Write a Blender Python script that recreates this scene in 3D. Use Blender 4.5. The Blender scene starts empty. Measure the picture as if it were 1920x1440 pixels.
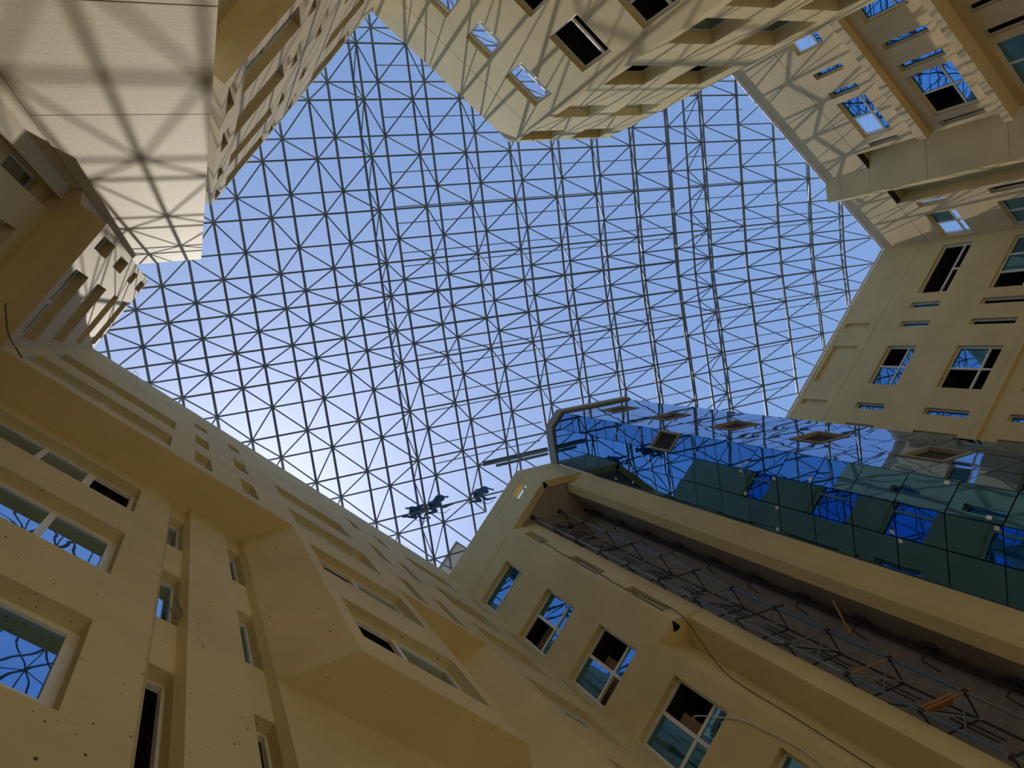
import bpy, bmesh, math, random
from mathutils import Vector, Matrix
random.seed(7)
scene = bpy.context.scene
COL = scene.collection
PI = math.pi

# ------------------------------------------------------------------ camera
cam_d = bpy.data.cameras.new('camera'); cam = bpy.data.objects.new('camera', cam_d); COL.objects.link(cam)
cam_d.sensor_width = 36.0; cam_d.lens = 1350.375 * 36.0 / 1920.0; cam_d.clip_end = 500
F, ZX, ZY, TH = 1350.375, 365.953, 654.273, math.radians(36.575)
_u = Vector((ZX - 960, -(ZY - 720), -F)).normalized()
_ex = (Vector((1, 0, 0)) - _u.x * _u).normalized(); _ey = _u.cross(_ex)
_wx = math.cos(TH) * _ex + math.sin(TH) * _ey; _wy = -math.sin(TH) * _ex + math.cos(TH) * _ey
cam.matrix_world = Matrix((_wx, _wy, _u)).to_4x4()
scene.camera = cam

# ------------------------------------------------------------------ sky, sun, exposure
SUN = Vector((0.203, 0.151, 1.0)).normalized()
world = bpy.data.worlds.new('sky'); scene.world = world; world.use_nodes = True
nt = world.node_tree; nt.nodes.clear()
sky = nt.nodes.new('ShaderNodeTexSky'); sky.sky_type = 'NISHITA'; sky.sun_disc = False
sky.sun_elevation = math.asin(SUN.z); sky.sun_rotation = math.atan2(SUN.x, SUN.y)
sky.altitude = 0; sky.air_density = 1.0; sky.dust_density = 0.4; sky.ozone_density = 4.0
bg = nt.nodes.new('ShaderNodeBackground'); bg.inputs['Strength'].default_value = 0.17
wo = nt.nodes.new('ShaderNodeOutputWorld')
nt.links.new(sky.outputs[0], bg.inputs['Color']); nt.links.new(bg.outputs[0], wo.inputs['Surface'])
sun_d = bpy.data.lights.new('sun', 'SUN'); sun_d.energy = 3.1; sun_d.angle = math.radians(0.53); sun_d.color = (1.0, 0.94, 0.84)
sun = bpy.data.objects.new('sun', sun_d); COL.objects.link(sun); sun.location = SUN * 60
sun.rotation_euler = SUN.to_track_quat('Z', 'Y').to_euler()
vs = scene.view_settings
vs.view_transform = 'Standard'; vs.look = 'None'; vs.gamma = 1.0; vs.use_curve_mapping = False; vs.exposure = 0.15

# ------------------------------------------------------------------ materials
def nodes(name):
    m = bpy.data.materials.new(name); m.use_nodes = True
    t = m.node_tree; return m, t, t.nodes['Principled BSDF']
def N(t, ty, **kw):
    n = t.nodes.new(ty)
    for k, v in kw.items():
        if k in n.inputs: n.inputs[k].default_value = v
        else: setattr(n, k, v)
    return n
def plain(name, col, rough=0.6, metal=0.0, spec=0.5, noise=0.0, nscale=6.0):
    m, t, b = nodes(name)
    b.inputs['Base Color'].default_value = (*col, 1); b.inputs['Roughness'].default_value = rough
    b.inputs['Metallic'].default_value = metal; b.inputs['Specular IOR Level'].default_value = spec
    if noise:
        tc = N(t, 'ShaderNodeTexCoord'); nz = N(t, 'ShaderNodeTexNoise', Scale=nscale, Detail=5.0, Roughness=0.6)
        t.links.new(tc.outputs['Object'], nz.inputs['Vector'])
        r = N(t, 'ShaderNodeValToRGB'); lo = [c * (1 - noise) for c in col]; hi = [min(1, c * (1 + noise)) for c in col]
        r.color_ramp.elements[0].position = 0.32; r.color_ramp.elements[0].color = (*lo, 1)
        r.color_ramp.elements[1].position = 0.68; r.color_ramp.elements[1].color = (*hi, 1)
        t.links.new(nz.outputs[0], r.inputs[0]); t.links.new(r.outputs[0], b.inputs['Base Color'])
    return m
def render_coat(name, col, specks=0.0, streak=0.0, var=0.10):
    """painted cement render: mottled paint, fine grain, optional splash specks / trowel streaks"""
    m, t, b = nodes(name)
    tc = N(t, 'ShaderNodeTexCoord'); geo = N(t, 'ShaderNodeNewGeometry')
    n1 = N(t, 'ShaderNodeTexNoise', Scale=0.55, Detail=6.0, Roughness=0.62)
    t.links.new(geo.outputs['Position'], n1.inputs['Vector'])
    r = N(t, 'ShaderNodeValToRGB')
    r.color_ramp.elements[0].position = 0.28; r.color_ramp.elements[0].color = (*[c * (1 - var) for c in col], 1)
    r.color_ramp.elements[1].position = 0.72; r.color_ramp.elements[1].color = (*[c * (1 + var) for c in col], 1)
    t.links.new(n1.outputs[0], r.inputs[0]); out = r.outputs[0]
    if streak:
        mp = N(t, 'ShaderNodeMapping'); mp.inputs['Scale'].default_value = (1.2, 1.2, 26.0)
        n2 = N(t, 'ShaderNodeTexNoise', Scale=1.0, Detail=5.0, Roughness=0.7)
        t.links.new(geo.outputs['Position'], mp.inputs['Vector']); t.links.new(mp.outputs[0], n2.inputs['Vector'])
        r2 = N(t, 'ShaderNodeValToRGB'); r2.color_ramp.elements[0].position = 0.3; r2.color_ramp.elements[1].position = 0.55
        r2.color_ramp.elements[0].color = (1 - streak,) * 3 + (1,); r2.color_ramp.elements[1].color = (1, 1, 1, 1)
        mx = N(t, 'ShaderNodeMix'); mx.data_type = 'RGBA'; mx.blend_type = 'MULTIPLY'; mx.inputs[0].default_value = 1.0
        t.links.new(n2.outputs[0], r2.inputs[0]); t.links.new(out, mx.inputs[6]); t.links.new(r2.outputs[0], mx.inputs[7]); out = mx.outputs[2]
    if specks:
        for sc, th in ((5.0, 0.11), (9.5, 0.13)):
            mp = N(t, 'ShaderNodeMapping'); mp.inputs['Scale'].default_value = (1.25, 1.25, 0.75)
            t.links.new(geo.outputs['Position'], mp.inputs['Vector'])
            v = N(t, 'ShaderNodeTexVoronoi', Scale=sc); v.feature = 'F1'; t.links.new(mp.outputs[0], v.inputs['Vector'])
            sp = N(t, 'ShaderNodeSeparateColor'); t.links.new(v.outputs['Color'], sp.inputs[0])
            sz = N(t, 'ShaderNodeMapRange'); sz.inputs[1].default_value = 0.35; sz.inputs[2].default_value = 1.0; sz.inputs[3].default_value = 0.0; sz.inputs[4].default_value = th * specks
            t.links.new(sp.outputs[0], sz.inputs[0])
            c = N(t, 'ShaderNodeMath', operation='LESS_THAN'); t.links.new(v.outputs['Distance'], c.inputs[0]); t.links.new(sz.outputs[0], c.inputs[1])
            mx = N(t, 'ShaderNodeMix'); mx.data_type = 'RGBA'; mx.inputs[7].default_value = (0.13, 0.10, 0.06, 1)
            t.links.new(c.outputs[0], mx.inputs[0]); t.links.new(out, mx.inputs[6]); out = mx.outputs[2]
    t.links.new(out, b.inputs['Base Color'])
    b.inputs['Roughness'].default_value = 0.75; b.inputs['Specular IOR Level'].default_value = 0.25
    n3 = N(t, 'ShaderNodeTexNoise', Scale=14.0, Detail=6.0, Roughness=0.7); t.links.new(geo.outputs['Position'], n3.inputs['Vector'])
    bp = N(t, 'ShaderNodeBump', Strength=0.18, Distance=0.02); t.links.new(n3.outputs[0], bp.inputs['Height']); t.links.new(bp.outputs[0], b.inputs['Normal'])
    return m
def mirror_glass(name, col, wave=0.02, wscale=0.9, rough=0.01):
    m, t, b = nodes(name)
    b.inputs['Base Color'].default_value = (*col, 1); b.inputs['Metallic'].default_value = 1.0; b.inputs['Roughness'].default_value = rough
    geo = N(t, 'ShaderNodeNewGeometry'); n = N(t, 'ShaderNodeTexNoise', Scale=wscale, Detail=1.0)
    t.links.new(geo.outputs['Position'], n.inputs['Vector'])
    bp = N(t, 'ShaderNodeBump', Strength=1.0, Distance=wave); t.links.new(n.outputs[0], bp.inputs['Height']); t.links.new(bp.outputs[0], b.inputs['Normal'])
    return m
def clear_glass(name):
    m, t, b = nodes(name); t.nodes.remove(b)
    tr = N(t, 'ShaderNodeBsdfTransparent'); tr.inputs[0].default_value = (0.93, 0.96, 1, 1)
    gl = N(t, 'ShaderNodeBsdfGlossy'); gl.inputs['Roughness'].default_value = 0.02
    mx = N(t, 'ShaderNodeMixShader'); mx.inputs[0].default_value = 0.07
    t.links.new(tr.outputs[0], mx.inputs[1]); t.links.new(gl.outputs[0], mx.inputs[2])
    t.links.new(mx.outputs[0], t.nodes['Material Output'].inputs['Surface']); return m
M = dict(
    ochre=render_coat('ochre_render', (0.675, 0.55, 0.275)),
    ochre_s=render_coat('ochre_render_specked', (0.675, 0.55, 0.275), specks=1.0),
    sand=render_coat('sand_render', (0.64, 0.50, 0.275)),
    sand_t=render_coat('trowelled_sand_render', (0.56, 0.45, 0.245), streak=0.22),
    bare=render_coat('bare_concrete', (0.38, 0.33, 0.285), streak=0.3, var=0.25),
    plaster=render_coat('grey_plaster', (0.42, 0.36, 0.30), var=0.12),
    coping=plain('grey_coping', (0.30, 0.28, 0.22), 0.7, noise=0.1),
    joint=plain('dark_joint', (0.03, 0.026, 0.02), 0.9),
    pvc=plain('white_frame', (0.80, 0.77, 0.68), 0.45, noise=0.06),
    rust=plain('yellowed_frame', (0.36, 0.22, 0.05), 0.6, noise=0.35, nscale=9),
    glass=mirror_glass('blue_mirror_glass', (0.13, 0.33, 0.60), 0.004, 1.2),
    tower=mirror_glass('tower_glass', (0.10, 0.27, 0.52), 0.004, 0.8),
    clear=clear_glass('clear_glass'),
    room=plain('dark_room', (0.014, 0.013, 0.015), 0.9),
    steel=plain('painted_steel', (0.15, 0.19, 0.24), 0.45, noise=0.1),
    purlin=plain('galvanised_purlin', (0.20, 0.25, 0.30), 0.4),
    edge=plain('edge_tube', (0.72, 0.68, 0.62), 0.4),
    tube=plain('scaffold_tube', (0.20, 0.25, 0.28), 0.5, metal=0.3, noise=0.4, nscale=3),
    tube_b=plain('dark_scaffold_tube', (0.035, 0.04, 0.05), 0.6),
    tube_o=plain('rusty_tube', (0.42, 0.20, 0.07), 0.7, noise=0.3),
    tube_u=plain('blue_tube', (0.07, 0.17, 0.30), 0.5, noise=0.3),
    iron=plain('rusted_iron', (0.05, 0.035, 0.03), 0.8),
    timber=plain('plank_timber', (0.10, 0.16, 0.22), 0.7, noise=0.15),
    cloth=plain('blue_overalls', (0.045, 0.13, 0.30), 0.85, noise=0.15),
    vest=plain('yellow_vest', (0.55, 0.55, 0.10), 0.8),
    skin=plain('skin', (0.32, 0.20, 0.14), 0.6),
    helmet=plain('helmet_shell', (0.06, 0.17, 0.30), 0.35),
    sticker=plain('white_sticker', (0.8, 0.8, 0.78), 0.6),
    cable=plain('cable_black', (0.05, 0.04, 0.03), 0.6),
    cable_w=plain('cable_pale', (0.6, 0.58, 0.5), 0.6),
    ground=plain('courtyard_concrete', (0.66, 0.60, 0.50), 0.9, noise=0.2, nscale=0.8),
    pink=plain('far_render', (0.52, 0.40, 0.30), 0.8, noise=0.08),
)

# ------------------------------------------------------------------ mesh helpers
class MB:
    def __init__(s): s.v = []; s.f = []
    def quad(s, *p):
        i = len(s.v); s.v += [tuple(q) for q in p]; s.f.append(tuple(range(i, i + len(p))))
    def box(s, x0, x1, y0, y1, z0, z1):
        i = len(s.v)
        s.v += [(x0, y0, z0), (x1, y0, z0), (x1, y1, z0), (x0, y1, z0), (x0, y0, z1), (x1, y0, z1), (x1, y1, z1), (x0, y1, z1)]
        s.f += [tuple(i + k for k in q) for q in ((0, 3, 2, 1), (4, 5, 6, 7), (0, 1, 5, 4), (1, 2, 6, 5), (2, 3, 7, 6), (3, 0, 4, 7))]
    def prism(s, poly, z0, z1):
        n = len(poly); i = len(s.v)
        a = sum(poly[k][0] * poly[(k + 1) % n][1] - poly[(k + 1) % n][0] * poly[k][1] for k in range(n))
        if a < 0: poly = poly[::-1]
        s.v += [(x, y, z0) for x, y in poly] + [(x, y, z1) for x, y in poly]
        s.f.append(tuple(i + k for k in range(n))[::-1]); s.f.append(tuple(i + n + k for k in range(n)))
        for k in range(n): s.f.append((i + k, i + (k + 1) % n, i + n + (k + 1) % n, i + n + k))
    def tube(s, pts, r, n=6):
        pts = [Vector(p) for p in pts]; rings = []
        for k, p in enumerate(pts):
            d = (pts[min(k + 1, len(pts) - 1)] - pts[max(k - 1, 0)]).normalized()
            u = d.cross(Vector((0, 0, 1)) if abs(d.z) < 0.9 else Vector((1, 0, 0))).normalized(); w = d.cross(u)
            i = len(s.v); s.v += [tuple(p + r * (math.cos(2 * PI * j / n) * u + math.sin(2 * PI * j / n) * w)) for j in range(n)]; rings.append(i)
        for a, b in zip(rings, rings[1:]):
            for j in range(n): s.f.append((a + j, a + (j + 1) % n, b + (j + 1) % n, b + j))
        s.f.append(tuple(rings[0] + j for j in range(n))[::-1]); s.f.append(tuple(rings[-1] + j for j in range(n)))
    def mesh(s, name, mat):
        m = bpy.data.meshes.new(name); m.from_pydata(s.v, [], s.f); m.materials.append(M[mat]); m.update(); return m
    def build(s, name, mat, parent=None, loc=None):
        return link(name, s.mesh(name, mat), parent, loc)
def link(name, mesh, parent=None, loc=None):
    o = bpy.data.objects.new(name, mesh); COL.objects.link(o)
    if parent is not None: o.parent = parent
    if loc is not None: o.location = loc
    return o
def tag(o, label=None, cat=None, group=None, kind=None):
    for k, v in (('label', label), ('category', cat), ('group', group), ('kind', kind)):
        if v: o[k] = v
    return o
def empty(name, loc=(0, 0, 0), rz=0.0):
    o = bpy.data.objects.new(name, None); COL.objects.link(o); o.location = loc; o.rotation_euler = (0, 0, rz); o.empty_display_size = 0.1; return o
_unit = {}
def unit_tube(mat, n=8):
    if (mat, n) not in _unit:
        b = MB(); b.tube([(0, 0, 0), (0, 0, 1)], 1.0, n); _unit[(mat, n)] = b.mesh('bar_' + mat, mat)
    return _unit[(mat, n)]
def bar(name, a, b, r, mat, parent):
    a = Vector(a); b = Vector(b); d = b - a
    o = link(name, unit_tube(mat), parent, a)
    o.rotation_mode = 'QUATERNION'; o.rotation_quaternion = d.to_track_quat('Z', 'Y'); o.scale = (r, r, d.length); return o

# ------------------------------------------------------------------ walls with real openings
class Wall:
    """vertical wall from plan point a to b, courtyard on the left hand of a->b; u() turns a wall coordinate into distance from a"""
    def __init__(s, a, b, umode):
        s.a = Vector(a); s.b = Vector(b); s.L = (s.b - s.a).length; s.d = (s.b - s.a) / s.L; s.n = Vector((-s.d.y, s.d.x)); s.m = umode
    def u(s, c):
        if s.m == 'x': return (c - s.a.x) / s.d.x
        if s.m == 'y': return (c - s.a.y) / s.d.y
        return c if s.m == 's' else s.L - c
    def span(s, c0, c1):
        p, q = s.u(c0), s.u(c1); return (p, q) if p < q else (q, p)
    def pt(s, u, depth, z):
        p = s.a + s.d * u - s.n * depth; return (p.x, p.y, z)
def build_wall(name, W, z0, z1, holes, mat, T=0.35, parent=None, label=None, ends=True):
    """holes: (u0,u1,z0,z1,depth) with depth None = right through"""
    hs = [(max(0, p), min(W.L, q), a, b, d) for (p, q, a, b, d) in holes if b > z0 and a < z1]
    us = sorted(set([0, W.L] + [round(x, 4) for h in hs for x in h[:2]])); zs = sorted(set([z0, z1] + [round(min(max(x, z0), z1), 4) for h in hs for x in h[2:4]]))
    mb = MB(); P = W.pt
    def inside(u, z):
        for h in hs:
            if h[0] < u < h[1] and h[2] < z < h[3]: return h
    for ua, ub in zip(us, us[1:]):
        for za, zb in zip(zs, zs[1:]):
            h = inside((ua + ub) / 2, (za + zb) / 2)
            d = 0 if h is None else h[4]
            if d is not None: mb.quad(P(ub, d, za), P(ua, d, za), P(ua, d, zb), P(ub, d, zb))
            if h is None or h[4] is not None: mb.quad(P(ua, T, za), P(ub, T, za), P(ub, T, zb), P(ua, T, zb))
    for (p, q, a, b, d) in hs:
        d = T if d is None else d; a = max(a, z0); b = min(b, z1)
        mb.quad(P(p, 0, b), P(q, 0, b), P(q, d, b), P(p, d, b)); mb.quad(P(q, 0, a), P(p, 0, a), P(p, d, a), P(q, d, a))
        if p > 0: mb.quad(P(p, 0, a), P(p, 0, b), P(p, d, b), P(p, d, a))
        if q < W.L: mb.quad(P(q, 0, b), P(q, 0, a), P(q, d, a), P(q, d, b))
    L = W.L
    mb.quad(P(0, 0, z1), P(0, T, z1), P(L, T, z1), P(L, 0, z1)); mb.quad(P(0, T, z0), P(0, 0, z0), P(L, 0, z0), P(L, T, z0))
    if ends: mb.quad(P(0, 0, z0), P(0, T, z0), P(0, T, z1), P(0, 0, z1)); mb.quad(P(L, T, z0), P(L, 0, z0), P(L, 0, z1), P(L, T, z1))
    o = mb.build(name, mat, parent)
    if parent is None: tag(o, label, 'wall', None, 'structure')
    return o
_wn = [0]; _cache = {}
def bx_mesh(key, mat, *dims):
    k = (mat,) + tuple(round(x, 3) for x in dims)
    if k not in _cache:
        b = MB(); b.box(*dims); _cache[k] = b.mesh(key, mat)
    return _cache[k]
def window(W, c0, c1, z0, z1, depth, panes='g', label='', fr='pvc', mull=0.5, trans=0.3, group=None, sill=None, f=None):
    """panes: rows from the bottom up parted by '/', one letter a pane (g mirror glass, o open on a dark room, c clear glass)"""
    u0, u1 = W.span(c0, c1); w = u1 - u0; h = z1 - z0; _wn[0] += 1
    p = W.pt((u0 + u1) / 2, depth, z0)
    e = empty('window_%d' % _wn[0], p, math.atan2(W.d.y, W.d.x)); tag(e, label, 'window', group, 'structure')
    f = f or (0.065 if w > 0.6 else 0.035); t = 0.035; y0 = 0.0
    b = MB(); b.box(-w / 2, w / 2, -t, t, 0, f); b.box(-w / 2, w / 2, -t, t, h - f, h); b.box(-w / 2, -w / 2 + f, -t, t, f, h - f); b.box(w / 2 - f, w / 2, -t, t, f, h - f)
    b.build('frame', fr, e)
    rws = panes.split('/'); zs = [f, h - f]; opened = False
    if len(rws) == 2:
        zm = h * trans; link('transom', bx_mesh('transom', fr, -w / 2 + f, w / 2 - f, -t - 0.008, t + 0.008, -0.04, 0.04), e, (0, 0, zm)); zs = [f, zm - 0.04, zm + 0.04, h - f]
    for j, row in enumerate(rws):
        n = len(row); xs = [-w / 2 + f]
        for i in range(1, n):
            xm = -w / 2 + w * (mull if n == 2 else i / n)
            link('mullion', bx_mesh('mullion', fr, -0.05, 0.05, -t, t, zs[2 * j], zs[2 * j + 1]), e, (xm, 0, 0)); xs += [xm - 0.05, xm + 0.05]
        xs.append(w / 2 - f)
        for i, c in enumerate(row):
            if c == 'o': opened = True; continue
            link('pane', bx_mesh('pane', {'g': 'glass', 'c': 'clear'}[c], xs[2 * i], xs[2 * i + 1], -0.012, 0.0, zs[2 * j], zs[2 * j + 1]), e)
    if opened:
        r = MB(); x, D = w / 2 - 0.004, 2.0; y = -t - 0.002; za, zb = 0.004, h - 0.004
        r.quad((-x, y, za), (x, y, za), (x, y - D, za), (-x, y - D, za)); r.quad((-x, y - D, zb), (x, y - D, zb), (x, y, zb), (-x, y, zb))
        r.quad((-x, y - D, za), (x, y - D, za), (x, y - D, zb), (-x, y - D, zb)); r.quad((-x, y, za), (-x, y - D, za), (-x, y - D, zb), (-x, y, zb)); r.quad((x, y - D, za), (x, y, za), (x, y, zb), (x, y - D, zb))
        r.build('room', 'room', e)
    if sill: link('sill', bx_mesh('sill', 'rust', -w / 2 + 0.01, w / 2 - 0.01, 0.0, 0.05, -0.0, 0.10), e, (0, t, 0))
    return e
W_T = 0.35
ORD = ['first', 'second', 'third', 'fourth', 'fifth', 'sixth', 'seventh', 'eighth', 'ninth', 'tenth', 'eleventh', 'twelfth', 'thirteenth', 'fourteenth', 'fifteenth', 'sixteenth']
ROWN = ['top', 'second', 'third', 'fourth', 'fifth']
def facade(name, W, z0, z1, spec, mat, label, where, joints=(), blind=(), depth=0.22, T=0.35, extra=(), parent=None):
    """spec: list of (c0, c1, [(za, zb, panes)...], kindword)"""
    holes = [(*W.span(c0, c1), a, b, None) for (c0, c1, rows, kw) in spec for (a, b, pn) in rows]
    holes += [(*W.span(c0, c1), a, b, d) for (c0, c1, a, b, d) in blind]
    holes += [(0, W.L, z - 0.015, z + 0.015, 0.04) for z in joints]
    holes += list(extra)
    o = build_wall(name, W, z0, z1, holes, mat, T, parent, label)
    allz = sorted({round(r[0] / 3.7) for s in spec for r in s[2]}, reverse=True)
    for i, (c0, c1, rows, kw) in enumerate(spec):
        for (a, b, pn) in rows:
            rw = allz.index(round(a / 3.7))
            window(W, c0, c1, a, b, depth, pn, '%s, %s along, in the %s window row of %s' % (kw, ORD[i], ROWN[min(rw, 4)], where))
    return o

G = -1.6          # ground level (the camera is held 1.6 m above it)
H = 30.0
# ------------------------------------------------------------------ ground
b = MB(); b.box(-30, 45, -45, 25, G - 0.3, G); tag(b.build('floor', 'ground'), 'dusty concrete courtyard floor below the view', 'floor', None, 'structure')

R1, R2, R3, R4 = (24.62, 26.25), (20.46, 22.54), (16.75, 18.82), (13.1, 15.1)
PR = (27.95, 29.72)
# ------------------------------------------------------------------ south range (upper storeys overhang)
YS, YL = 1.995, 2.77
WS = Wall((14.1, YS), (-2.73, YS), 'x')
def rows(*rs): return [(a, b, p) for (a, b, p) in rs]
nar = rows((17.0, 18.93, 'g'), (20.57, 22.5, 'g'), (24.7, 26.0, 'g'))
spec = [(-2.45, 0.82, rows((17.03, 18.93, 'gg'), (20.6, 22.5, 'gg')), 'long shaded window'),
        (1.42, 1.85, nar, 'narrow slit window'), (2.64, 3.06, nar, 'narrow slit window'),
        (4.07, 6.48, rows((16.97, 18.93, 'gg'), (20.53, 22.48, 'gg')), 'wide deep-set window'),
        (7.52, 7.90, rows((16.75, 18.8, 'g'), (20.47, 22.4, 'g'), (24.5, 25.83, 'g')), 'narrow slit window'),
        (8.68, 9.07, rows((16.7, 18.7, 'g'), (20.45, 22.4, 'g'), (24.5, 25.83, 'g')), 'narrow slit window'),
        (10.05, 12.18, rows((16.7, 18.55, 'gg'), (19.95, 22.0, 'gg'), (24.3, 25.75, 'gg')), 'wide deep-set window'),
        (13.12, 13.5, rows((16.2, 18.1, 'g'), (19.8, 21.8, 'g'), (23.5, 25.3, 'g')), 'narrow slit window')]
facade('wall_south', WS, 16.35, H, spec, 'ochre', 'shaded ochre upper wall with slit windows, lower left of the opening', 'the shaded overhanging wall')
WB1 = Wall((6.79, YS), (3.84, YS), 'x')
facade('wall_south_bay', WB1, 9.12, 16.35, [(4.09, 6.5, rows((13.35, 15.3, 'go'), (9.95, 11.78, 'go')), 'half-open sliding window')], 'ochre_s',
       'ochre projecting bay front with two half-open windows', 'the projecting bay')
WB2 = Wall((14.1, YS), (9.6, YS), 'x')
facade('wall_south_bay_far', WB2, 4.0, 16.35, [(9.97, 12.1, rows((13.0, 14.85, 'gg'), (9.3, 11.2, 'gg')), 'wide grey window')], 'ochre',
       'ochre bay front beside the corner, partly hidden by the nearer bay', 'the far bay by the corner')
def blk(name, poly, z0, z1, mat, label):
    b = MB(); b.prism(poly, z0, z1); return tag(b.build(name, mat), label, 'wall', None, 'structure')
yb = YS + 0.35
blk('wall_bay_side', [(3.84, YS), (3.84, yb), (3.4, 3.12), (3.11, 3.12), (3.11, YL)], 9.12, 16.35, 'ochre_s', 'specked slanting side of the projecting bay')
blk('ceiling_bay', [(3.84, yb), (6.79, yb), (7.5, 3.12), (3.4, 3.12)], 9.12, 9.45, 'ochre', 'brown underside of the projecting bay')
blk('wall_bay_side_hidden', [(6.79, YS), (7.56, YL), (7.56, 3.12), (7.3, 3.12), (6.79, yb)], 9.12, 16.35, 'ochre', 'far slanting side of the nearer bay')
blk('wall_far_bay_side', [(9.6, YS), (9.6, yb), (9.1, 3.12), (8.83, 3.12), (8.83, YL)], 4.0, 16.35, 'ochre', 'slanting side of the far bay under the overhang')
blk('ceiling_south', [(-3.08, yb), (14.1, yb), (14.1, 3.12), (-3.08, 3.12)], 16.35, 16.65, 'ochre', 'shaded underside of the overhanging south storeys')
# lower south wall, pilaster and slots
WSL = Wall((1.43, YL), (-3.57, YL), 'x')
build_wall('wall_south_lower', WSL, G, 16.35, [(*WSL.span(-2.1, 0.82), a, b, None) for a, b in ((13.42, 15.45), (9.8, 11.88), (6.2, 8.2))], 'ochre_s', 0.35, None, 'specked ochre lower wall with three stacked big windows')
for (a, b, pn, tr, sl, lb) in ((13.42, 15.45, 'ogg', 0, None, 'long white window with a dark open end pane, top of the stack'),
                          (9.8, 11.88, 'gg', 0, True, 'white window with a yellowed sill reflecting the roof frame, middle of the stack'),
                          (6.2, 8.2, 'g/gg', 0.2, None, 'large white window reflecting the sky at the left edge, lowest of the stack')):
    if len(pn) == 3:
        e = window(WSL, -0.05, 0.82, a, b, 0.22, 'o', lb, f=0.08); e2 = window(WSL, -2.1, -0.05, a, b, 0.22, 'gg', 'grey glazed part of the long white window under the overhang', mull=0.42)
    else: window(WSL, -2.1, 0.82, a, b, 0.22, pn, lb, mull=0.32, trans=tr or 0.3, sill=sl, f=0.12)
def slot(name, x0, x1, n, side):
    xa, xb = x0 + 0.10, x1 - 0.05
    Wk = Wall((xb, YL + 0.13), (xa, YL + 0.13), 'x'); rw = [(13.2, 15.35), (9.62, 11.66), (5.6, 8.2)]
    build_wall(name, Wk, G, 16.35, [(0, Wk.L, a, b, None) for a, b in rw], 'ochre_s', 0.2, None, 'recessed ochre panels in the %s slot beside the pilaster' % side, False)
    for k, (a, b) in enumerate(rw):
        global W_T
        W_T = 0.35
        window(Wk, xa, xb, a, b, 0.19, 'o' if k == 2 else 'g', 'small %s window in the %s vertical slot beside the pilaster' % (['upper', 'middle', 'lower open'][k], side))
    # splayed cheeks
    blk('wall_' + name.split('_')[1] + '_cheek', [(x0, YL + 0.002), (x0, 3.3), (xa, 3.3), (xa, YL + 0.13)], G, 16.35, 'ochre', 'splayed cheek of the %s slot nearest the window stack' % side)
    blk('wall_' + name.split('_')[1] + '_reveal', [(x1, YL + 0.002), (xb, YL + 0.13), (xb, 3.3), (x1, 3.3)], G, 16.35, 'ochre', 'dark cheek of the %s slot' % side)
slot('wall_slota_south', 1.43, 1.87, 1, 'wider'); slot('wall_slotb_south', 2.66, 3.11, 2, 'narrower')
blk('wall_pilaster', [(1.871, YL), (2.659, YL), (2.659, 3.3), (1.871, 3.3)], G, 16.35, 'ochre_s', 'flat specked pilaster between two vertical slots')
blk('wall_south_low', [(3.112, YL), (14.1, YL), (14.1, 3.12), (3.112, 3.12)], G, 9.12, 'ochre_s', 'lower ochre wall under the projecting bay')
blk('wall_south_back', [(7.56, YL), (8.83, YL), (8.83, 3.12), (7.56, 3.12)], 9.12, 16.35, 'ochre', 'recessed ochre wall between the two bays')

# ------------------------------------------------------------------ west range
XW = -2.73
WW = Wall((XW, YS), (XW, -1.08), 'y')
facade('wall_west', WW, 16.48, H, [(-0.92, -0.55, rows((17.12, 19.12, 'g'), (20.73, 22.7, 'g'), (24.84, 26.23, 'g'), (27.92, 29.7, 'g')), 'small square window'),
                                  (0.0, 1.82, rows((17.1, 19.03, 'gg'), (20.68, 22.65, 'gg'), (24.75, 26.15, 'gg'), (27.85, 29.45, 'gg')), 'long dark window')],
       'sand', 'half-lit sand wall with stacked long openings, far left', 'the half-lit west wall', depth=0.26)
blk('wall_west_end', [(XW - 0.35, -1.08), (XW - 0.35, -0.73), (-4.6, -0.73), (-4.6, -1.08)], 16.48, H, 'sand', 'end wall of the west volume facing the tall slab')
blk('ceiling_west', [(XW - 0.35, -1.08 + 0.35), (XW - 0.35, 3.1), (-4.6, 3.1), (-4.6, -0.73)], 16.48, 16.8, 'ochre', 'dark brown underside of the west volume')
blk('wall_west_slab', [(-1.81, -2.9), (-3.42, -1.33), (-4.5, -2.4), (-2.9, -4.0)], 27.42, H, 'sand_t', 'top panel of the tall trowelled slab with roof-frame shadows')
for k, (a, c) in enumerate(((11.52, 27.39), (7.92, 11.49), (G, 7.89))):
    blk('wall_west_slab_panel', [(-1.81, -2.9), (-3.42, -1.33), (-4.5, -2.4), (-2.9, -4.0)], a, c, 'sand_t', ['long middle panel of the tall trowelled slab crossed by frame shadows', 'lower panel of the tall trowelled slab in the top corner', 'lowest panel of the tall trowelled slab at the top edge'][k])
blk('wall_west_slab_core', [(-1.88, -2.92), (-3.41, -1.43), (-4.4, -2.4), (-2.9, -3.9)], G, H - 0.1, 'joint', 'dark joint backing inside the tall slab')
blk('wall_west_gap', [(-3.45, -1.36), (-3.3, -1.085), (-4.6, -1.085), (-4.4, -2.2)], 16.48, H, 'sand', 'shaded filler between the west volume and the tall slab')
blk('wall_west_pier', [(-3.58, -0.94), (-3.58, -1.22), (-3.45, -1.335), (-4.4, -2.2), (-4.6, -0.94)], G, 16.47, 'sand_t', 'sunlit pier beside the tall slab with the shadow of the west volume')
W_T = 0.35
WN = Wall((-3.8, -0.62), (-3.8, -0.94), 'y')
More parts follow.
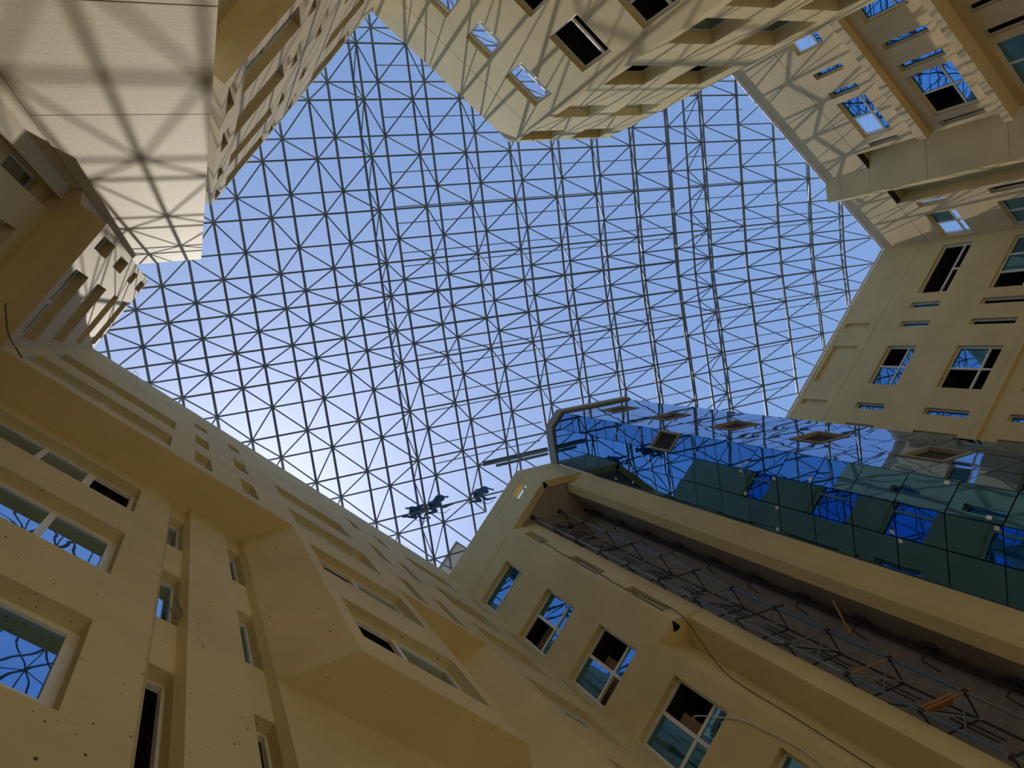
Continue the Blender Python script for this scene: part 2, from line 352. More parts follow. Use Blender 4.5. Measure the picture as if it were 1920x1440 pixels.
build_wall('wall_west_niche', WN, G, 16.48, [(0.02, WN.L - 0.02, 13.3, 15.4, None), (0.02, WN.L - 0.02, 9.7, 11.8, None)], 'ochre', 0.3, None, 'narrow dark recess beside the sunlit pier')
window(WN, -0.64, -0.92, 13.3, 15.4, 0.12, 'g', 'small pale window in the narrow recess beside the sunlit pier')
window(WN, -0.64, -0.92, 9.7, 11.8, 0.12, 'g', 'lower small window in the narrow recess beside the sunlit pier')
WWL = Wall((-3.57, YL), (-3.57, -0.62), 'y')
build_wall('wall_west_lower', WWL, G, 16.48, [(*WWL.span(0.0, 1.8), a, b, None) for a, b in ((13.4, 15.4), (9.8, 11.8))], 'ochre', 0.35, None, 'shaded ochre lower west wall at the left edge')
window(WWL, 0.0, 1.8, 13.4, 15.4, 0.22, 'og', 'dark open window in the shaded lower west wall')
window(WWL, 0.0, 1.8, 9.8, 11.8, 0.22, 'gg', 'lower window in the shaded lower west wall')

# ------------------------------------------------------------------ north-west range
XN = -2.72
WNW = Wall((XN, -4.77), (XN, -15.2), 'y')
r4 = lambda p: rows((16.87, 18.87, p), (20.5, 22.5, p), (24.68, 26.17, p))
r4t = lambda p: r4(p) + [(27.95, 29.75, p)]
facade('wall_north_west', WNW, 16.25, H, [(-5.31, -4.96, r4t('g'), 'slit window'), (-7.95, -5.59, r4t('gg'), 'long dark window'), (-8.60, -8.25, r4t('g'), 'slit window'),
      (-9.78, -9.43, r4t('g'), 'slit window'), (-13.3, -10.9, r4t('gg'), 'long dark window'), (-14.15, -13.8, r4('g'), 'slit window')],
      'sand', 'steeply seen sunlit wall with slanting openings, upper left', 'the steep sunlit upper wall', joints=(27.5,), depth=0.26)
blk('wall_north_west_end', [(XN - 0.35, -4.77), (-6.0, -4.77), (-6.0, -5.1), (XN - 0.35, -5.1)], 16.25, H, 'sand', 'narrow end face of the steep sunlit wall')
blk('ceiling_north_west', [(XN - 0.35, -5.1), (XN - 0.35, -15.2), (-5.0, -15.2), (-5.0, -5.1)], 16.25, 16.6, 'ochre', 'large dark brown underside of the upper left wall')
blk('wall_north_west_lower', [(-3.5, -5.1), (-3.5, -15.2), (-4.0, -15.2), (-4.0, -5.1)], G, 16.25, 'ochre', 'lower wall hidden in shade under the brown underside')

# ------------------------------------------------------------------ north block
YN = -15.2
WNB = Wall((XN, YN), (4.97, YN), 'x')
cl = 'cc/c'
facade('wall_north', WNB, G, H, [(-1.16, -0.26, rows((24.7, 26.25, 'cc/c'), (20.5, 22.4, 'o/o'), (16.85, 18.72, 'o/o')), 'window'),
      (0.70, 1.82, rows((24.72, 26.27, cl), (20.5, 22.42, 'o/o'), (16.85, 18.72, 'o/go')), 'window'),
      (2.72, 4.33, rows((24.74, 26.3, cl), (20.53, 22.44, 'o/o'), (16.85, 18.72, 'o/go')), 'window')],
      'ochre', 'sunlit ochre wall crossed by frame shadows, top centre', 'the top centre sunlit wall', joints=(27.75,), depth=0.2)
WCH = Wall((4.97, YN), (8.61, -18.86), 's')
dp = 0.42
facade('wall_north_chamfer', WCH, G, H, [(0.28, 1.98, rows((24.74, 26.3, 'cc/c'), (20.48, 22.36, 'o/o'), (16.75, 18.6, 'o/g'), (13.1, 15.98, 'o/g')), 'deep-set window'),
      (2.92, 4.52, rows((24.74, 26.3, 'cc/c'), (20.48, 22.36, 'o/o'), (16.75, 18.6, 'o/g'), (13.1, 15.98, 'o/g')), 'deep-set window')],
      'ochre', 'sunlit angled corner face with paired windows, top centre', 'the angled corner face', joints=(27.75,), blind=[(0.32, 2.0, 28.25, 29.72, 0.3), (2.98, 4.55, 28.25, 29.75, 0.3)], depth=dp, T=0.5)
blk('wall_north_return', [(8.61, -18.9), (8.61, -26.9), (8.2, -26.9), (8.2, -18.9)], G, H, 'ochre', 'hidden return of the north block')

# ------------------------------------------------------------------ north-east wall with fin
YE = -26.64
R = lambda *p: rows((R1[0], R1[1], p[0]), (R2[0], R2[1], p[1]), (R3[0], R3[1], p[2]))
WNE1 = Wall((8.62, YE), (19.2, YE), 'x')
facade('wall_north_east', WNE1, G, 27.2, [(10.45, 12.87, R('gg/gc', 'gg/gg', 'oo/gg'), 'blue-paned window'), (14.05, 14.40, R('g', 'g', 'o'), 'slit window'), (15.30, 15.67, R('g', 'g', 'o'), 'slit window'),
      (16.02, 18.40, R('gg/gc', 'gg/go', 'oo/gg'), 'blue-paned window'), (18.73, 19.0, R('g', 'o', 'o'), 'slit window')], 'sand',
      'sunlit sand wall with blue windows and string courses, upper right', 'the upper right sunlit wall')
WNE2 = Wall((22.98, YE), (26.13, YE), 'x')
facade('wall_north_east_end', WNE2, G, 27.2, [(23.17, 23.53, R('c', 'o', 'o'), 'slit window'), (24.1, 25.9, R('cc/gc', 'oo/gg', 'oo/gg'), 'window')], 'sand',
      'end part of the sunlit wall beyond the fin, partly shaded', 'the wall end beyond the fin')
WNE3 = Wall((8.62, YE), (26.13, YE), 'x')
build_wall('wall_north_east_parapet', WNE3, 27.23, H, [], 'sand', 0.35, None, 'parapet band along the top of the upper right sunlit wall')
blk('wall_north_east_core', [(8.62, YE - 0.03), (26.13, YE - 0.03), (26.13, YE - 0.3), (8.62, YE - 0.3)], 27.15, 27.3, 'joint', 'dark joint under the parapet band')
blk('wall_fin', [(20.25, YE - 0.01), (21.13, -25.78), (22.0, YE - 0.01)], 29.05, H, 'ochre', 'top block of the projecting pointed fin')
for k, (a, c) in enumerate(((27.2, 29.03), (24.0, 27.18), (20.2, 23.98), (16.0, 20.18), (G, 15.98))):
    blk('wall_fin_panel', [(20.25 - 0.9 * (k > 0), YE - 0.01 - 0.9 * (k > 0)), (21.13, -25.78), (22.0 + 0.9 * (k > 0), YE - 0.01 - 0.9 * (k > 0))], a, c, 'ochre', '%s smooth panel of the projecting pointed fin' % ['second', 'third', 'fourth', 'fifth', 'lowest'][k])
blk('ceiling_fin', [(19.2, YE - 0.35), (22.98, YE - 0.35), (22.98, -27.8), (19.2, -27.8)], 27.2, 27.5, 'ochre', 'small dark ceiling of the recess around the fin')
blk('wall_fin_cheek', [(19.2, YE - 0.35), (19.2, -27.8), (18.9, -27.8), (18.9, YE - 0.35)], G, 27.2, 'ochre', 'cheek of the fin recess beside the long sunlit wall')
blk('wall_fin_cheek_far', [(22.98, YE - 0.35), (22.98, -27.8), (23.15, -27.8), (23.15, YE - 0.35)], G, 27.2, 'ochre', 'cheek of the fin recess beside the wall end')
blk('wall_fin_recess', [(19.2, -27.5), (22.98, -27.5), (22.98, -27.8), (19.2, -27.8)], G, 27.2, 'ochre', 'shaded back of the recess around the fin')
for k, (za, zb, p) in enumerate(((23.13, 23.55, 0.38), (19.2, 19.55, 0.72), (15.4, 15.75, 0.72))):
    b = MB(); b.box(8.62, 19.2, YE - 0.02, YE + p, za, zb); tag(b.build('trim_%d' % (k + 1), 'sand'), '%s string course shelf projecting from the upper right sunlit wall' % ['upper', 'middle', 'lower'][k], 'ledge', None, 'structure')

# ------------------------------------------------------------------ east wall
XE = 26.13
WE = Wall((XE, YE), (XE, -9.4), 'y')
E3 = lambda a, b_, c: rows((24.58, 26.2, a), (20.4, 22.5, b_), (16.65, 18.75, c))
facade('wall_east', WE, G, H, [(-26.3, -23.02, E3('oo/o', 'ooo/ggo', 'gg/gg'), 'tall white window'), (-22.42, -22.05, E3('g', 'o', 'g'), 'slit'), (-21.18, -20.82, E3('g', 'o', 'g'), 'slit'),
      (-19.6, -17.2, E3('gg/og', 'oo/go', 'gg/gg'), 'white cross-barred window'), (-16.07, -15.71, E3('g', 'g', 'g'), 'slit'), (-14.82, -14.46, E3('g', 'o', 'o'), 'slit')],
      'ochre', 'shaded ochre wall with white windows and slits, right edge', 'the shaded right-edge wall', joints=(27.62,),
      blind=[(-21.17, -20.8, 28.08, 29.66, 0.16), (-19.6, -17.18, 28.05, 29.66, 0.16), (-16.02, -15.66, 28.08, 29.72, 0.16)], depth=0.2)
b = MB(); b.box(XE - 0.14, XE + 0.02, YE, -9.4, 19.5, 19.75); tag(b.build('trim_4', 'ochre'), 'slim string course on the shaded right-edge wall', 'ledge', None, 'structure')

# ------------------------------------------------------------------ corner facade with the windows, lintel and recess
XA = 14.1
WA = Wall((XA, -1.1), (XA, YS + 0.3), 'y')
A4 = rows((24.65, 26.2, 'gg/g'), (20.5, 22.55, 'gg/go'), (16.84, 18.92, 'go/og'), (13.05, 15.12, 'gg/og'), (9.35, 11.4, 'gg/gg'))
facade('wall_corner', WA, 16.2, H, [(0.1, 1.97, A4[:3], 'white window')], 'ochre', 'ochre corner wall with a column of white windows, lower centre', 'the ochre corner wall', joints=(27.25,), depth=0.24)
WAl = Wall((XA, -0.35), (XA, YS + 0.3), 'y')
facade('wall_corner_lower', WAl, G, 16.2, [(0.1, 1.97, A4[3:], 'white window')], 'ochre_s', 'lower part of the ochre corner wall at the bottom edge', 'the lower corner wall', depth=0.24)
WAt = Wall((XA, -3.47), (XA, -1.1), 'y')
facade('wall_corner_lintel', WAt, 27.22, H, [], 'ochre', 'lintel over the scaffolded recess', 'the lintel', joints=(29.15,), T=0.3, extra=[(*WAt.span(-3.07, -2.37), 28.25, 29.0, None)])
WAd = Wall((15.42, -4.8), (XA, -3.47), 's')
build_wall('wall_lintel_corner', WAd, 27.22, H, [(0, WAd.L, 29.135, 29.165, 0.04)], 'ochre', 0.3, None, 'angled end of the lintel beside the blue glass tower')
WAb = Wall((14.86, -1.86), (XA, -1.1), 'b')
SB = rows((24.72, 26.33, 'o'), (20.5, 22.6, 'o'), (16.8, 18.9, 'o'))
facade('wall_recess_band', WAb, 16.2, 27.22, [(0.12, 0.47, SB, 'dark slit')], 'ochre', 'angled ochre band with dark slits beside the scaffolded recess', 'the angled band')
WAb2 = Wall((14.86, -1.86), (14.5, -1.42), 's')
build_wall('wall_recess_band_lower', WAb2, G, 16.2, [], 'ochre_s', 0.3, None, 'bright ochre band edging the recess down to the bottom corner')
blk('wall_band_niche', [(14.12, -0.35), (15.05, -0.82), (15.4, -0.6), (14.45, 0.1)], G, 16.2, 'ochre_s', 'lit slanting cheek of the niche beside the corner wall')
blk('ceiling_niche', [(14.13, -0.3), (14.13, -1.09), (14.6, -1.58), (15.45, -1.0), (14.6, 0.2)], 16.201, 16.5, 'ochre', 'brown ceiling of the niche beside the corner wall')
blk('wall_band_niche_back', [(15.05, -0.82), (14.52, -1.38), (14.75, -1.6), (15.4, -0.95)], G, 16.2, 'ochre', 'dark back of the niche beside the corner wall')
blk('ceiling_recess', [(14.4, -1.2), (14.42, -3.35), (15.5, -4.5), (17.2, -4.2), (17.2, -0.6), (15.0, -0.6)], 27.32, 27.6, 'plaster', 'greyish plaster ceiling at the top of the scaffolded recess')
blk('wall_recess_side', [(15.4, -3.78), (17.0, -3.62), (17.0, -4.3), (15.4, -4.3)], G, 27.32, 'bare', 'bare streaked concrete wall with anchor brackets in the recess')
blk('wall_recess_back', [(16.85, -3.62), (16.85, -0.4), (17.2, -0.4), (17.2, -3.62)], G, 27.32, 'bare', 'dark concrete back wall of the recess behind the scaffold')
blk('wall_recess_inner', [(14.88, -1.83), (15.1, -1.2), (16.84, -1.0), (16.84, -0.7), (14.9, -1.0)], G, 27.2, 'bare', 'bare inner cheek of the recess')
blk('wall_beam_column', [(15.42, -4.82), (15.33, -4.27), (15.14, -4.03), (15.4, -3.78), (15.7, -3.8), (15.9, -4.9)], G, 27.22, 'ochre', 'tall ochre folded column between the glass tower and the recess')

# ------------------------------------------------------------------ blue glass tower
T3, T2a, T2b, T1 = (15.42, -4.84), (14.2, -6.05), (14.2, -6.87), (16.76, -9.41)
tw = empty('wall_glass_tower', (15.5, -7.0, G)); tag(tw, 'blue mirror glass tower with small open vents and white stickers', 'wall', None, 'structure')
def child(o, p=tw):
    o.parent = p; o.matrix_parent_inverse = Matrix.Translation(-Vector(p.location)); return o
b = MB(); b.prism([(15.5, -4.95), (14.28, -6.1), (14.28, -6.83), (16.8, -9.33), (26.0, -9.33), (26.0, -4.95)], G, H - 0.02); child(b.build('core', 'joint'))
zl = [10.53 - 1.2525 * k for k in range(10, 0, -1)] + [10.53 + 1.2525 * k for k in range(15)]; zl = [z for z in zl if z > 2] + [29.45]
def panels(a, c, ncol, vents, st):
    a = Vector(a); c = Vector(c); d = c - a; L = d.length; d /= L; n = Vector((-d.y, d.x)); ang = math.atan2(d.y, d.x); w = L / ncol
    for j in range(len(zl) - 1):
        for i in range(ncol):
            h = zl[j + 1] - zl[j]; o0 = a + d * (w * i)
            key = [v for v in vents if v[1] == i and zl[j] < v[0] < zl[j + 1]]
            loc = (o0.x, o0.y, zl[j])
            if key:
                e = MB(); f = 0.09; g = 0.013
                e.box(g, w - g, -0.16, 0.03, g, f); e.box(g, w - g, -0.16, 0.03, h - f, h - g); e.box(g, f, -0.16, 0.03, f, h - f); e.box(w - f, w - g, -0.16, 0.03, f, h - f)
                o = e.build('vent', 'coping', None, loc); o.rotation_euler = (0, 0, ang); child(o)
                q = link('vent_pane', bx_mesh('vent_pane', 'tower', f, w - f, -0.16, -0.14, f, h - f), o)
                continue
            o = link('glass_panel', bx_mesh('glass_panel', 'tower', 0.013, w - 0.013, -0.06, 0.0, 0.013, h - 0.013), None, loc)
            o.rotation_euler = (random.uniform(-.004, .004), random.uniform(-.003, .003), ang + random.uniform(-.004, .004)); child(o)
            for (s_, z_) in st:
                if w * i <= s_ < w * (i + 1) and zl[j] <= z_ < zl[j + 1]:
                    q = link('sticker', bx_mesh('sticker', 'sticker', -0.045, 0.045, 0.0, 0.004, -0.06, 0.06), o, (min(max(s_ - w * i, 0.08), w - 0.08), 0.001, min(max(z_ - zl[j], 0.09), h - 0.09)))
# courtyard side is on the left hand of a->c
panels(T1, T2b, 3, [(27.4, 1), (23.7, 1), (19.9, 1), (16.1, 1), (12.4, 1), (8.7, 1)], [])
panels(T2b, T2a, 1, [(21.3, 0)], [(0.72, 17.1), (0.60, 16.9), (0.7, 14.33), (0.08, 10.8), (0.7, 9.6)])
panels(T2a, T3, 2, [], [(0.08, 17.0), (0.76, 16.9), (0.08, 15.6), (0.94, 15.6), (1.6, 15.7), (0.76, 11.9), (0.92, 11.7), (0.08, 9.4), (0.1, 25.7), (1.58, 24.4), (1.5, 23.1), (0.35, 22.3)])
b = MB(); off = 0.09
b.prism([(15.46, -4.74), (14.1, -6.0), (14.1, -6.91), (16.72, -9.51), (26.0, -9.51), (26.0, -9.2), (16.8, -9.2), (14.4, -6.8), (14.4, -6.1), (15.6, -5.0)], 29.45, H); child(b.build('coping', 'coping'))

# ------------------------------------------------------------------ space frame roof
sf = empty('space_frame', (12, -8, H)); tag(sf, 'double-layer tubular space frame roof spanning the whole courtyard against the sky', 'roof frame')
def zA(q): return 30.62 - 0.05 * abs(q + 0.36)
S2 = math.sqrt(0.5)
def wpt(p, q, z): return Vector((S2 * (p + q), S2 * (q - p), z))
PA = [x * 0.982 for x in (-5.2, -3.0, -0.77, 1.48, 3.69, 5.87, 8.16, 10.3, 12.46, 14.64, 16.82, 19.01, 21.23, 23.43, 25.64, 28.11, 30.55, 33.0, 35.45, 37.9)]
QA = [x * 0.985 for x in (-16.1, -13.85, -11.6, -9.35, -7.03, -4.8, -2.56, -1.13, 0.4, 1.82, 3.98, 6.2, 8.45, 10.7, 12.95)]
PB = [(a + b_) / 2 for a, b_ in zip(PA, PA[1:])]; QB = [(a + b_) / 2 for a, b_ in zip(QA, QA[1:])]
POLY = [(-2.73, 2.0), (14.1, 2.0), (14.1, -3.45), (15.42, -4.8), (14.2, -6.05), (14.2, -6.87), (16.75, -9.4), (26.13, -9.4), (26.13, -26.64), (8.4, -26.64), (8.4, -19.6), (-2.72, -19.6), (-2.72, -4.77), (-1.81, -2.9), (-3.4, -1.4), (-2.73, -1.08)]
def inpoly(x, y, m=0.25):
    c = False; n = len(POLY); dm = 1e9
    for k in range(n):
        (x1, y1), (x2, y2) = POLY[k], POLY[(k + 1) % n]
        if (y1 > y) != (y2 > y) and x < (x2 - x1) * (y - y1) / (y2 - y1) + x1: c = not c
        t = max(0, min(1, ((x - x1) * (x2 - x1) + (y - y1) * (y2 - y1)) / ((x2 - x1) ** 2 + (y2 - y1) ** 2)))
        dm = min(dm, math.hypot(x - x1 - t * (x2 - x1), y - y1 - t * (y2 - y1)))
    return c or dm < m
nA = {}; nB = {}
for i, p in enumerate(PA):
    for j, q in enumerate(QA): nA[i, j] = wpt(p, q, zA(q))
for i, p in enumerate(PB):
    for j, q in enumerate(QB): nB[i, j] = wpt(p, q, zA(q) * 1.042)
used = set(); bars = {'bottom_chord': [], 'top_chord': [], 'diagonal_brace': [], 'seam_brace': []}
def want(a, c): return inpoly(a.x, a.y) or inpoly(c.x, c.y)
def put(kind, ka, a, kc, c, r):
    if want(a, c): bars[kind].append((a, c, r)); used.add(ka); used.add(kc)
for (i, j), a in nA.items():
    if (i + 1, j) in nA: put('bottom_chord', ('A', i, j), a, ('A', i + 1, j), nA[i + 1, j], 0.038)
    if (i, j + 1) in nA: put('bottom_chord', ('A', i, j), a, ('A', i, j + 1), nA[i, j + 1], 0.05)
for (i, j), a in nB.items():
    if (i + 1, j) in nB: put('top_chord', ('B', i, j), a, ('B', i + 1, j), nB[i + 1, j], 0.036)
    if (i, j + 1) in nB: put('top_chord', ('B', i, j), a, ('B', i, j + 1), nB[i, j + 1], 0.056)
    for di in (0, 1):
        for dj in (0, 1):
            k = (i + di, j + dj)
            if k in nA: put('diagonal_brace', ('B', i, j), a, ('A',) + k, nA[k], 0.03)
for si in (6, 14):
    for j, q in enumerate(QB):
        c = wpt(PA[si], q, zA(q) * 1.042)
        if j + 1 < len(QB):
            e = wpt(PA[si], QB[j + 1], zA(QB[j + 1]) * 1.042)
            if want(c, e): bars['top_chord'].append((c, e, 0.056))
        for dj in (0, 1):
            if want(c, nA[si, j + dj]): bars['seam_brace'].append((c, nA[si, j + dj], 0.026))
campt = Vector((0, 0, 0))
for kind, L in bars.items():
    L.sort(key=lambda t: -(t[1] - t[0]).length / max(((t[0] + t[1]) / 2).length, 1) - 10 * inpoly(((t[0] + t[1]) / 2).x, ((t[0] + t[1]) / 2).y, 0))
    for (a, c, r) in L[:300]: child(bar(kind, a, c, r, 'steel', None), sf)
    if len(L) > 300:
        mb = MB()
        for (a, c, r) in L[300:]: mb.tube([a, c], r, 6)
        tag(child(mb.build(kind + '_rest', 'steel'), sf), None, None, None, 'stuff')
bm = bmesh.new(); bmesh.ops.create_uvsphere(bm, u_segments=8, v_segments=6, radius=0.085); nm = bpy.data.meshes.new('node'); bm.to_mesh(nm); nm.materials.append(M['steel']); bm.free()
nl = sorted(used, key=lambda k: -inpoly(*((nA if k[0] == 'A' else nB)[k[1:]].xy), 0)); mb = None
for c_, k in enumerate(nl):
    if c_ < 300: child(link('node', nm, None, (nA if k[0] == 'A' else nB)[k[1:]]), sf)
# cladding purlins on the top layer
def clip(p0, p1, q, z):
    pts = [p0 + (p1 - p0) * t / 60 for t in range(61)]; run = None
    for p in pts + [None]:
        ok = p is not None and inpoly(*wpt(p, q, z).xy, 0.4)
        if ok and run is None: run = p
        if ok: last = p
        if not ok and run is not None:
            if last > run: yield run, last
            run = None
for (p0, p1) in ((PB[6], PB[13]), (PA[14] + 0.1, PB[18])):
    for q in (-11.2, -9.0, -6.62, -5.1, -4.37, -3.04, -2.44, -1.13, 0.38, 1.69, 2.3, 3.6, 4.33, 5.9, 6.8):
        z = zA(q) * 1.042 + 0.09; qq = q * 0.985
        for (r0, r1) in clip(p0, p1, qq, z): child(bar('purlin', wpt(r0, qq, z), wpt(r1, qq, z), 0.024, 'purlin', None), sf)
# edge tubes resting on the wall tops
for a, c in (((8.7, -26.6, 30.06), (26.1, -26.6, 30.06)), ((26.08, -26.5, 30.06), (26.08, -9.5, 30.06))):
    child(bar('edge_tube', a, c, 0.06, 'edge', None), sf)

# planks on the frame
for k, (p0, p1, q, wd) in enumerate(((11.45, 14.9, 7.2, 0.22), (12.1, 14.9, 7.42, 0.13))):
    a = wpt(p0, q, 0); c = wpt(p1, q, 0); e = MB(); L = (c - a).length; e.box(0, L, -wd / 2, wd / 2, 0, 0.06)
    z = zA(7.3) * 1.042 + 0.06
    o = e.build('plank', 'timber', None, (a.x, a.y, z)); o.rotation_euler = (0, 0, -PI / 4)
    tag(o, ['wider dark plank lying across the roof frame by the glass tower', 'narrower shorter plank lying across the roof frame by the glass tower'][k], 'plank', 'planks on the roof frame')

# ------------------------------------------------------------------ workers on the frame
def worker(loc, rz, label, tw_=0.0, reach=0.0, vest=False, lean=0.0):
    V = []; E = []; Rr = []
    def add(p, r, par=None):
        V.append(p); Rr.append(r)
        if par is not None: E.append((par, len(V) - 1))
        return len(V) - 1
    pel = add((0, 0, 0.50), 0.165); wst = add((0.20, 0, 0.58 + lean * .4), 0.15, pel); ch = add((0.42, tw_, 0.64 + lean), 0.175, wst); nk = add((0.56, tw_, 0.70 + lean), 0.065, ch)
    hd = add((0.64, tw_, 0.74 + lean), 0.09, nk); fc = add((0.74, tw_ * 1.2, 0.70 + lean), 0.095, hd); add((0.79, tw_ * 1.2, 0.66 + lean), 0.05, fc)
    for s in (-1, 1):
        hp = add((0.02, 0.11 * s, 0.47), 0.115, pel); kn = add((0.18 + 0.06 * s * tw_ * 4, (0.17 + 0.06 * (s > 0)) * s, 0.12), 0.08, hp)
        an = add((-0.26 - 0.05 * s, 0.18 * s, 0.11), 0.05, kn); toe = add((-0.34 - 0.05 * s, 0.18 * s, 0.03), 0.045, an); add((-0.45 - 0.05 * s, 0.2 * s, 0.04), 0.035, toe)
        sh = add((0.43, 0.19 * s + tw_, 0.64 + lean), 0.085, ch); el = add((0.50 + reach * (s > 0), (0.30) * s + tw_, 0.40 + lean * .5), 0.058, sh)
        wr = add((0.66 + reach * 1.6 * (s > 0), 0.22 * s + tw_, 0.16), 0.038, el); pm = add((0.73 + reach * 1.7 * (s > 0), 0.20 * s + tw_, 0.10), 0.036, wr)
        for k in range(4):
            f1 = add((V[pm][0] + 0.055, V[pm][1] + (k - 1.5) * 0.022, 0.085), 0.010, pm); add((V[f1][0] + 0.035 - 0.006 * abs(k - 1.5), V[f1][1], 0.05), 0.009, f1)
        t1 = add((V[pm][0] + 0.01, V[pm][1] - 0.045 * s, 0.085), 0.011, pm); add((V[t1][0] + 0.035, V[t1][1] - 0.008 * s, 0.06), 0.010, t1)
    me = bpy.data.meshes.new('person'); me.from_pydata(V, E, []); me.materials.append(M['cloth'])
    o = link('person', me, None, loc); o.rotation_euler = (0, 0, rz)
    sk = o.modifiers.new('skin', 'SKIN'); sk.use_smooth_shade = True
    for k, r in enumerate(Rr): me.skin_vertices[0].data[k].radius = (r, r)
    me.skin_vertices[0].data[0].use_root = True
    sb = o.modifiers.new('smooth', 'SUBSURF'); sb.levels = 1; sb.render_levels = 1
    tag(o, label, 'person', 'workers on the roof frame')
    bmm = bmesh.new(); bmesh.ops.create_uvsphere(bmm, u_segments=14, v_segments=8, radius=0.135)
    for v in bmm.verts:
        if v.co.z < -0.02: v.co.z = -0.02; v.co.x *= 1.12; v.co.y *= 1.05
    hm = bpy.data.meshes.new('helmet'); bmm.to_mesh(hm); bmm.free(); hm.materials.append(M['helmet'])
    h = link('helmet', hm, o, (0.67, tw_ * 1.1, 0.80 + lean)); h.rotation_euler = (0, 0.5, 0)
    if vest:
        e = MB(); e.box(-0.15, 0.2, -0.19, 0.19, -0.01, 0.01); e.build('vest', 'vest', o, (0.3, tw_ * .6, 0.78 + lean))
    e = MB(); e.tube([(0.05, 0.17, 0.45), (0.2, 0.36, 0.3), (0.5, 0.42, 0.1), (0.75, 0.3, 0.04)], 0.013, 5); e.build('safety_line', 'cable', o)
    return o
q8 = 8.45 * 0.985
def onrow(p): v = wpt(p, q8, zA(q8) + 0.02); return v
worker(onrow(7.45), -PI / 4 + 0.25, 'crouching worker in blue, hunched at the far end of the pair', 0.03, 0.0)
worker(onrow(8.35), -PI / 4 - 0.1, 'crouching worker in blue reaching sideways, with helmet, in the pair', -0.05, 0.08)
worker(onrow(10.5), -PI / 4 + 0.05, 'lone worker with a yellow vest straddling the frame near the planks', 0.0, 0.05, True)

# ------------------------------------------------------------------ scaffold in the recess
sc = empty('scaffold', (15.4, -2.5, G)); tag(sc, 'tall steel tube scaffold standing in the dark recess', 'scaffold')
SA, SB_, SC_, SD = Vector((14.66, -1.99, 0)), Vector((15.62, -2.87, 0)), Vector((15.5, -1.78, 0)), Vector((16.42, -2.62, 0))
lev = [27.1 - 1.75 * k for k in range(0, 16)]
def vz(v, z): return Vector((v.x, v.y, z))
for v, r, mt in ((SA, 0.032, 'tube'), (SB_, 0.034, 'tube'), (SC_, 0.028, 'tube_b'), (SD, 0.028, 'tube_b')):
    for za, zb in zip(lev[1:], lev):
        mat = mt if not (mt == 'tube' and zb < 17 and random.random() < 0.35) else 'tube_u'
        child(bar('standard', vz(v, za), vz(v, zb), r, mat, None), sc)
    child(bar('jack', vz(v, 27.08), vz(v, 27.3), 0.02, 'iron', None), sc)
    e = MB(); e.box(-0.1, 0.1, -0.1, 0.1, 0, 0.02); child(e.build('head_plate', 'iron', None, (v.x, v.y, 27.295)), sc)
for k, z in enumerate(lev[:-1]):
    z -= 0.15
    child(bar('ledger', vz(SA, z), vz(SB_, z) + (SB_ - SA) * 0.22, 0.024, 'tube_o' if k in (9, 10) else 'tube_b' if k % 2 else 'tube', None), sc)
    child(bar('ledger', vz(SC_, z), vz(SD, z), 0.024, 'tube_b', None), sc)
    child(bar('transom', vz(SA, z), vz(SC_, z), 0.02, 'tube_b', None), sc)
    child(bar('transom', vz(SB_, z), vz(SD, z), 0.02, 'tube_b', None), sc)
    child(bar('brace', vz(SA, z - 0.9), vz(SB_, z + 0.05), 0.016, 'tube', None), sc)
    child(bar('brace', vz(SA, z), vz(SB_, z - 1.5), 0.014, 'tube', None), sc)
    if k % 2: child(bar('brace', vz(SC_, z), vz(SD, z - 1.6), 0.018, 'tube_b', None), sc)
    m1 = SA.lerp(SB_, 0.42); m2 = SC_.lerp(SD, 0.45)
    for mm in (m1 + (m2 - m1) * 0.55, m1 + (m2 - m1) * 0.55 + Vector((0.12, -0.1, 0))): child(bar('ladder_stile', vz(mm, z - 1.0), vz(mm, z), 0.022, 'tube_b', None), sc)
    for v in (SA, SB_):
        e = MB(); e.box(-0.05, 0.05, -0.05, 0.05, -0.05, 0.05); o = child(e.build('clamp', 'iron', None, (v.x, v.y, z)), sc); o.rotation_euler = (0, 0, 0.7)
e = MB(); e.box(-0.35, 0.55, -0.11, 0.11, 0, 0.04); o = child(e.build('board', 'tube_o', None, (15.05, -2.25, lev[10] - 0.1)), sc); o.rotation_euler = (0, 0, -0.74)
child(bar('loose_pole', Vector((15.45, -3.0, 12.2)), Vector((15.25, -3.55, 12.9)), 0.025, 'tube_o', None), sc)
# anchor brackets down the bare wall
for k in range(10):
    z = 25.9 - 1.87 * k
    e = empty('anchor_bracket', (16.3, -3.64, z), 0.1); tag(e, '%s rusty anchor bracket from the top of the bare recess wall' % ORD[k], 'bracket', 'anchor brackets in the recess')
    p = MB(); p.box(-0.10, 0.10, 0.0, 0.05, -0.18, 0.18); p.build('plate', 'iron', e)
    p = MB(); p.tube([(0, 0, 0), (-0.1, 0.42, -0.05), (-0.12, 0.5, -0.55)], 0.022, 6); p.build('arm', 'iron', e)
    p = MB(); p.tube([(0.03, 0.0, 0.15), (0.03, 0.08, 0.22), (0.03, 0.02, 0.34)], 0.018, 5); p.build('hook', 'iron', e)
b = MB(); b.box(16.55, 16.62, -3.63, -3.5, 0, 27.3); tag(b.build('conduit', 'iron'), 'dark vertical rail running down the bare recess wall', 'pipe')

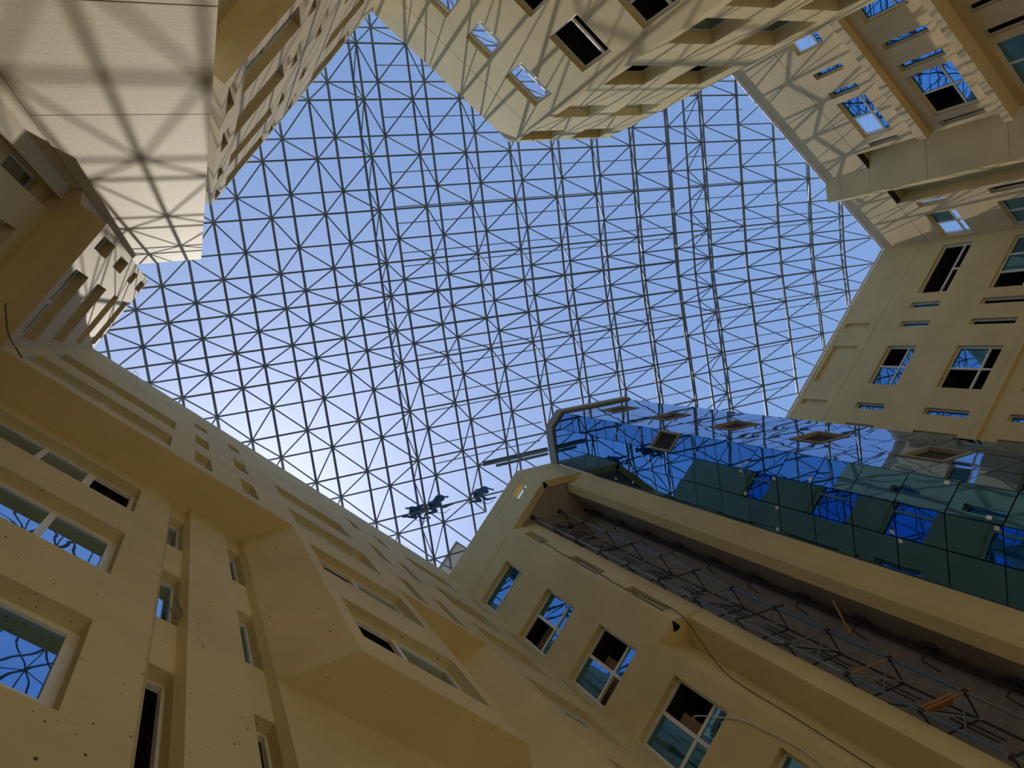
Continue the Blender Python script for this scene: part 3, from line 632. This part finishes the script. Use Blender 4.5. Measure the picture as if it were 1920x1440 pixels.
# ------------------------------------------------------------------ loose cables
def cable(pts, r, mat, label):
    b = MB(); P = [Vector(p) for p in pts]; out = []
    for k in range(len(P) - 1):
        p0, p1, p2, p3 = P[max(k - 1, 0)], P[k], P[k + 1], P[min(k + 2, len(P) - 1)]
        for t in (0, .25, .5, .75):
            out.append(0.5 * ((2 * p1) + (p2 - p0) * t + (2 * p0 - 5 * p1 + 4 * p2 - p3) * t * t + (3 * p1 - p0 - 3 * p2 + p3) * t ** 3))
    out.append(P[-1]); b.tube(out, r, 6); tag(b.build('cable', mat), label, 'cable')
def onA(y, z, off=0.03): return (XA - off, y, z)
def onBand(s, z, off=0.03):
    d = Vector((1, -1)).normalized(); n = Vector((-1, -1)).normalized(); p = Vector((14.1, -1.1)) + d * s + n * off; return (p.x, p.y, z)
cable([onBand(0.18, 24.9), onBand(0.2, 24.0), onBand(0.14, 22.9), onBand(0.3, 21.6), onBand(0.2, 20.3), onBand(0.15, 19.0), onBand(0.3, 17.5), onBand(0.35, 16.3), (14.6, -0.95, 15.2), (14.55, -0.62, 13.9), (14.5, -0.6, 11.5), (14.45, -0.55, 8.0)], 0.012, 'cable', 'thin dark cable draped down past the slits into the niche')
cable([(14.02, 0.75, 13.75), (13.95, 0.62, 13.7), (14.05, 0.35, 13.2), onA(0.1, 12.6), onA(-0.02, 11.8), onA(-0.1, 10.9), onA(0.0, 10.0), onA(0.3, 8.6)], 0.016, 'cable_w', 'pale cable hanging from the lowest visible corner window')
cable([(-2.6, 1.05, 13.6), (-2.68, 1.4, 15.0), (-2.66, 1.7, 16.0), (-2.5, 1.9, 16.6), (-2.35, 1.95, 16.45)], 0.014, 'cable', 'black cable dangling at the inner left corner under the overhang')
cable([(-1.07, 1.97, 24.5), (-1.1, 1.97, 27.0), (-1.15, 1.97, 29.6), (-1.2, 1.9, 30.4)], 0.008, 'cable_w', 'thin pale string hanging over the shaded upper wall')
cable([(-0.62, 1.97, 24.7), (-0.8, 1.97, 27.6), (-1.0, 1.95, 29.9), (-1.2, 1.9, 30.5)], 0.008, 'cable_w', 'second thin pale string hanging over the shaded upper wall')
cable([(1.6, YL + 0.1, 10.3), (1.66, YL + 0.06, 9.9), (1.74, YL + 0.05, 9.6), (1.82, YL + 0.06, 9.95), (1.8, YL + 0.2, 10.9)], 0.006, 'cable', 'loop of thin black wire below the middle slot window')

# building seen over the corner
b = MB(); b.box(15.0, 19.0, 0.75, 4.5, G, 33.1); o = b.build('stair_tower', 'pink'); tag(o, 'pinkish roof-top block peeping over the corner of the roofs', 'building')
b = MB(); b.box(14.93, 19.05, 0.68, 4.6, 33.1, 33.22); b.build('coping', 'coping', o)
